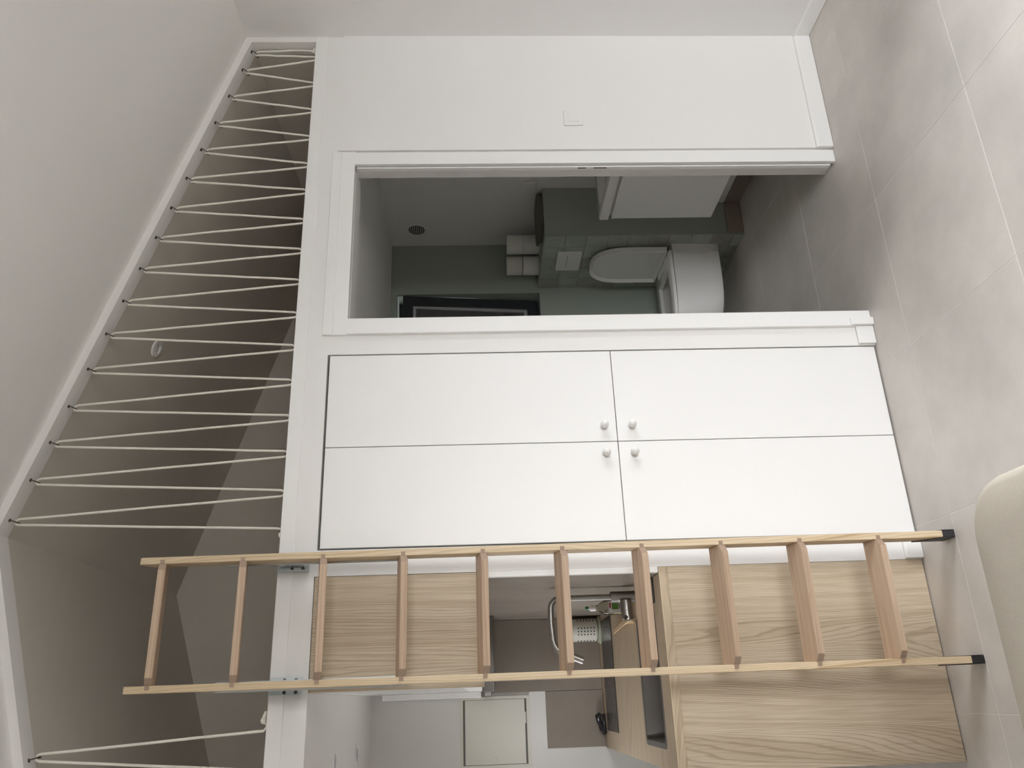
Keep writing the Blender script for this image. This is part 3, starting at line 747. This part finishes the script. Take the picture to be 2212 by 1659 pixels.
rl = thing('lacing_rope', (.3, EY, 2.5), 'short cream rope between loft edge and beam left of the ladder', 'rope')
lt = loop_top(topL - Vector((0, 0, .002)), 1)
lp = [Vector((EXL+.006, EY, EZ+.001)), Vector((EXL, EY, EZ+.001)), Vector((EXL-.012, EY, EZ+.010))]
ptsL = lp + seg(lp[-1], lt[0])[1:-1] + lt
x2 = .355
b2 = loop_bot(x2, 1); ptsL += seg(ptsL[-1], b2[0])[1:-1] + b2
xp, hp = x2, HXL
while hp - .142 > XL + .1:      # goes on out of the frame in the same pattern
    hp -= .142; s_ = Vector((hp, HY, zrev(hp))) + Vector((0, .004, -.024)); nt = loop_top(s_, 1)
    ptsL += seg(ptsL[-1], nt[0])[1:-1] + nt
    xp -= .142; nb = loop_bot(xp, 1); ptsL += seg(ptsL[-1], nb[0])[1:-1] + nb
child(MB().tube(ptsL, RR, 8).build('rope_run', ROPE, smooth=True), rl)
kn = MB()
kn.lathe([(0, -.010), (.008, -.006), (.0105, 0), (.008, .006), (0, .010)], Matrix.Translation((EXL+.018, EY-.01, EZ+.010)), 12)
kn.tube([(EXL+.006, EY, EZ), (EXL+.014, EY-.006, EZ+.008), (EXL+.030, EY-.012, EZ+.008), (EXL+.045, EY-.012, EZ+.003)], [.0045, .006, .006, .0045], 8)
child(kn.build('knot', ROPE, smooth=True), rl)
# round vent on the loft slope
vx, vy = 1.978, .412
nn = Vector((-SL, 0, -1)).normalized()
vp = Vector((vx, vy, zl(vx)))
lv = thing('round_air_vent', vp, 'round white air vent on the sloped loft ceiling behind the rope', 'vent')
Mv = Matrix.Translation(vp) @ nn.to_track_quat('Z', 'Y').to_matrix().to_4x4()
child(MB().lathe([(.018, .002), (.020, .008), (.026, .009), (.038, .006), (.040, 0)], Mv, 40).build('rim', PLAST, smooth=True), lv)
child(MB().lathe([(0, .004), (.015, .004), (.017, .001)], Mv, 28).build('disc', PLAST, smooth=True), lv)

# ------------------------------------------------------------------ bathroom things
# toilet, wall-hung, facing -X
TY = 1.357; TW = .178; TXW = XB - .001
to = thing('wall_hung_toilet', (2.68, TY, .12), 'white wall-hung toilet with raised lid on the sage tiled wall', 'toilet')
def dshape(x_back, x_front, w, n=16, sq=2.6):
    """D-shaped plan: straight sides, rounded front towards -X"""
    L = x_back - x_front; xs = x_back - L*.42; a = xs - x_front
    pts = [(x_back, TY-w), (x_back - L*.2, TY-w)]
    for i in range(n+1):
        t = PI/2*(-1 + 2*i/n)
        pts.append((xs - a*abs(math.cos(t))**(2/sq), TY + w*math.copysign(abs(math.sin(t))**(2/sq), math.sin(t))))
    pts += [(x_back - L*.2, TY+w), (x_back, TY+w)]
    return pts
def loft(b, rings, cap0=True, cap1=True):
    R = [[b.bm.verts.new(q) for q in r] for r in rings]
    for A, B in zip(R, R[1:]):
        n = len(A)
        for k in range(n): b.bm.faces.new([A[k], A[(k+1) % n], B[(k+1) % n], B[k]])
    if cap0: b.bm.faces.new(R[0])
    if cap1: b.bm.faces.new(R[-1])
def lev(xb, xf, w, z): return [(x, y, z) for x, y in dshape(xb, xf, w)]
b = MB()
loft(b, [lev(TXW, 2.53, .150, .120), lev(TXW, 2.505, .162, .123), lev(TXW, 2.49, .168, .132), lev(TXW, 2.45, .172, .19), lev(TXW, 2.415, TW-.002, .28), lev(TXW, 2.395, TW, .385), lev(TXW, 2.395, TW-.001, .394),
         lev(TXW-.07, 2.43, TW-.035, .394), lev(TXW-.10, 2.45, TW-.055, .36), lev(TXW-.16, 2.55, .07, .26)], True, True)
child(b.build('bowl', CERAM, smooth=True), to)
b = MB()
# seat ring
o1 = dshape(TXW-.045, 2.392, TW+.001); i1 = dshape(TXW-.14, 2.455, TW-.062)
R = [[b.bm.verts.new((x, y, z)) for x, y in q] for q, z in ((o1, .398), (o1, .414), ([(x + (2.67-x)*.02, TY + (y-TY)*.97) for x, y in o1], .418), (i1, .418), (i1, .398))]
R.append(R[0])
for A, B in zip(R, R[1:]):
    for k in range(len(A)): b.bm.faces.new([A[k], A[(k+1) % len(A)], B[(k+1) % len(A)], B[k]])
child(b.build('seat', CERAM, smooth=True), to)
# lid, standing open: shell with a rim towards -X
def lidout(w, h0, h1, n=18):
    pts = [(TY-w, h0), (TY-w, h0 + (h1-h0)*.45)]
    zc = h0 + (h1-h0)*.50; a = h1 - zc
    for i in range(n+1):
        t = PI*(1 - i/n); pts.append((TY + w*math.copysign(abs(math.cos(t))**.8, math.cos(t)), zc + a*abs(math.sin(t))**.86))
    pts += [(TY+w, h0 + (h1-h0)*.45), (TY+w, h0)]
    return pts
b = MB(); lx = 2.882
o_ = lidout(TW, .424, .846); i_ = lidout(TW-.010, .436, .834); i2 = lidout(TW-.016, .442, .828)
def lr(q, x): return [(x, y, z) for y, z in q]
loft(b, [lr(i2, lx+.012), lr(i_, lx-.001+.002), lr(lidout(TW-.004, .428, .842), lx-.006), lr(o_, lx-.003), lr(o_, lx+.028), lr(lidout(TW-.012, .436, .834), lx+.036)], True, True)
lid = child(b.build('lid', CERAM, smooth=True), to)
for q in ((TY+.12, .745),):
    MB().lathe([(0, .009), (.006, .007), (.008, 0)], Matrix.Translation((lx+.0118, q[0], q[1])) @ Matrix.Rotation(-PI/2, 4, 'Y'), 14).build('bumper', PLAST, lid, smooth=True, loc=(0, 0, 0))
child(MB().box(2.845, 2.925, TY-.10, TY+.10, .396, .424, .006, 2).build('hinge_bar', CERAM), to)
child(MB().lathe([(0, .092), (.035, .095), (.052, .106), (.056, .122), (0, .122)], Matrix.Translation((2.70, TY, 0)), 24).build('outlet', CERAM, smooth=True), to)
# flush plate
fp = thing('flush_plate', (XB, 1.35, .97), 'square white flush plate on the sage tiles above the toilet', 'flush plate')
child(MB().box(XB-.0115, XB-.0012, 1.246, 1.4545, .898, 1.040, .0015).build('plate', PLAST), fp)
child(MB().box(XB-.0122, XB-.0112, 1.285, 1.415, .9785, .981).build('slot', mat('slot_grey', (.18, .18, .18), .6)), fp)
# toilet rolls on the ledge
def roll(x, y, z, rot, label):
    r = thing('toilet_roll', (x, y, z), label, 'toilet roll', 'toilet rolls on the cistern ledge')
    Mx = Matrix.Translation((x, y, z)) @ rot
    child(MB().lathe([(.021, .002), (.055, 0), (.058, .003), (.058, .095), (.055, .098), (.021, .096)], Mx, 40).build('paper', PAPER, smooth=True), r)
    child(MB().lathe([(.0205, .002), (.0205, .096), (.0195, .096), (.0195, .002)], Mx, 24).build('core', mat('cardboard', (.38, .30, .20), .9) if 'cardboard' not in bpy.data.materials else bpy.data.materials['cardboard'], smooth=True), r)
I4 = Matrix.Identity(4)
roll(3.110, 1.462, BZ+.0004, I4, 'white toilet roll, lower of the stack against the right bathroom wall')
roll(3.110, 1.462, BZ+.0990, I4, 'white toilet roll, upper of the stack against the right bathroom wall')
roll(3.014, 1.552, BZ+.0004, I4, 'white toilet roll, lower of the stack nearer the bathroom window')
roll(3.030, 1.580, BZ+.0990, I4, 'white toilet roll, upper of the stack nearer the bathroom window')
# folded towel on the ledge
tw = thing('folded_towel', (3.02, 1.16, BZ), 'flat folded olive towel lying on the ledge of the cistern box', 'towel')
def cushion(x0, x1, y0, y1, z0, z1):
    return MB().prism([(x, y) for x, y in rrect(x0, x1, y0, y1, .04, 6)], 'z', z0, z1, .006, 2)
child(cushion(2.985, 3.225, 1.092, 1.275, BZ+.001, BZ+.017).build('towel_layer', OLIVE, smooth=True), tw)
child(cushion(2.980, 3.240, 1.090, 1.300, BZ+.0175, BZ+.034).build('towel_layer', OLIVE, smooth=True), tw)
# extractor vent and socket on the right wall
vn = thing('round_extractor_grille', (XBR, 1.506, 1.872), 'round white extractor grille with dark slots high on bathroom wall', 'grille')
Mv = Matrix.Translation((XBR, 1.506, 1.872)) @ Matrix.Rotation(-PI/2, 4, 'Y')
child(MB().lathe([(0, .001), (.052, .001), (.052, .0015), (.058, .006), (.064, .005), (.067, 0)], Mv, 40).build('rim', PLAST, smooth=True), vn)
child(MB().lathe([(0, .0022), (.0515, .0022), (.0515, .0012)], Mv, 36).build('duct', DARK), vn)
for k in range(-4, 5):
    hgt = math.sqrt(max(0, .052**2 - (k*.0115)**2))
    child(MB().box(XBR-.005, XBR-.0024, 1.506-hgt, 1.506+hgt, 1.872+k*.0115-.0022, 1.872+k*.0115+.0022).build('slat', PLAST), vn)
so = thing('wall_socket', (XBR, 1.065, 1.206), 'white square wall socket on the bathroom wall above the vanity', 'socket')
child(MB().box(XBR-.012, XBR-.0002, 1.0215, 1.113, 1.166, 1.2465, .003, 2).build('plate', PLAST), so)
child(MB().lathe([(.0195, .012), (.0185, .0125), (.0175, .006), (0, .006)], Matrix.Translation((XBR, 1.067, 1.206)) @ Matrix.Rotation(-PI/2, 4, 'Y'), 28).build('socket_well', mat('socket_grey', (.62, .61, .59), .4), smooth=True), so)
for dy in (-.0095, .0095):
    child(MB().lathe([(.0028, .0066), (0, .0066)], Matrix.Translation((XBR, 1.067+dy, 1.206)) @ Matrix.Rotation(-PI/2, 4, 'Y'), 10).build('socket_hole', DARK), so)
# vanity
va = thing('bathroom_vanity', (3.02, .45, .31), 'white wall-hung vanity with slab basin on the bathroom right wall', 'vanity')
VX = 2.79; VY0, VY1 = .22, .694
child(MB().box(VX+.019, XBR-.001, VY0, VY1, .315, .835).build('carcass', PLAST), va)
child(MB().prism([(VX, .313), (VX, .812), (VX-.003, .823), (VX+.001, .826), (VX+.018, .808), (VX+.018, .313)], 'y', VY0, VY1+.006, .001).build('drawer', WDOOR), va)
child(MB().box(VX+.020, VX+.030, VY0, VY1+.012, .806, .834).build('grip_rail', GREYPL), va)
sb_ = MB()
# slab basin with a shallow trough
outer = rrect(VX-.012, XBR-.001, VY0-.005, VY1+.010, .012); bm = sb_.bm
rg = []
for q, z in ((outer, .842), (outer, .884), (rrect(VX-.006, XBR-.006, VY0, VY1+.005, .010), .888), (rrect(VX+.03, XBR-.12, VY0+.04, VY1-.035, .05), .887), (rrect(VX+.05, XBR-.14, VY0+.06, VY1-.055, .05), .852)):
    rg.append([bm.verts.new((x, y, z)) for x, y in q])
for A, B in zip(rg, rg[1:]):
    for k in range(len(A)): bm.faces.new([A[k], A[(k+1) % len(A)], B[(k+1) % len(A)], B[k]])
bm.faces.new(rg[0]); bm.faces.new(rg[-1])
child(sb_.build('basin', CERAM, smooth=True), va)

# ------------------------------------------------------------------ daybed with linen cover at the lower edge
db = thing('linen_daybed', (.2, -1.6, 0), 'daybed with beige linen cover in the near corner', 'daybed')
DX0, DX1, DY0, DY1, DZ = -.75, .950, -2.15, -1.000, .450
b = MB(); rg = []
def rl_(ins, r): return [(x, y) for x, y in rrect(DX0+ins, DX1-ins, DY0+ins, DY1-ins, r, 8)]
for ins, r, z in ((.012, .10, .16), (.004, .11, .22), (.0, .115, .32), (.004, .115, DZ-.028), (.014, .11, DZ-.010), (.030, .10, DZ-.0005), (.10, .10, DZ+.006), (.30, .10, DZ+.012)):
    rg.append([b.bm.verts.new((x + .004*math.sin(9*y), y + .003*math.sin(11*x+z*9), z + .002*math.sin(13*x+7*y))) for x, y in rl_(ins, r)])
for A, B in zip(rg, rg[1:]):
    for k in range(len(A)): b.bm.faces.new([A[k], A[(k+1) % len(A)], B[(k+1) % len(A)], B[k]])
b.bm.faces.new(rg[0]); b.bm.faces.new(rg[-1])
child(b.build('mattress', LINEN, smooth=True), db)
for x in (DX0+.12, DX1-.12):
    for y in (DY0+.12, DY1-.12):
        child(MB().box(x-.03, x+.03, y-.03, y+.03, .001, .165, .003).build('leg', PINE), db)
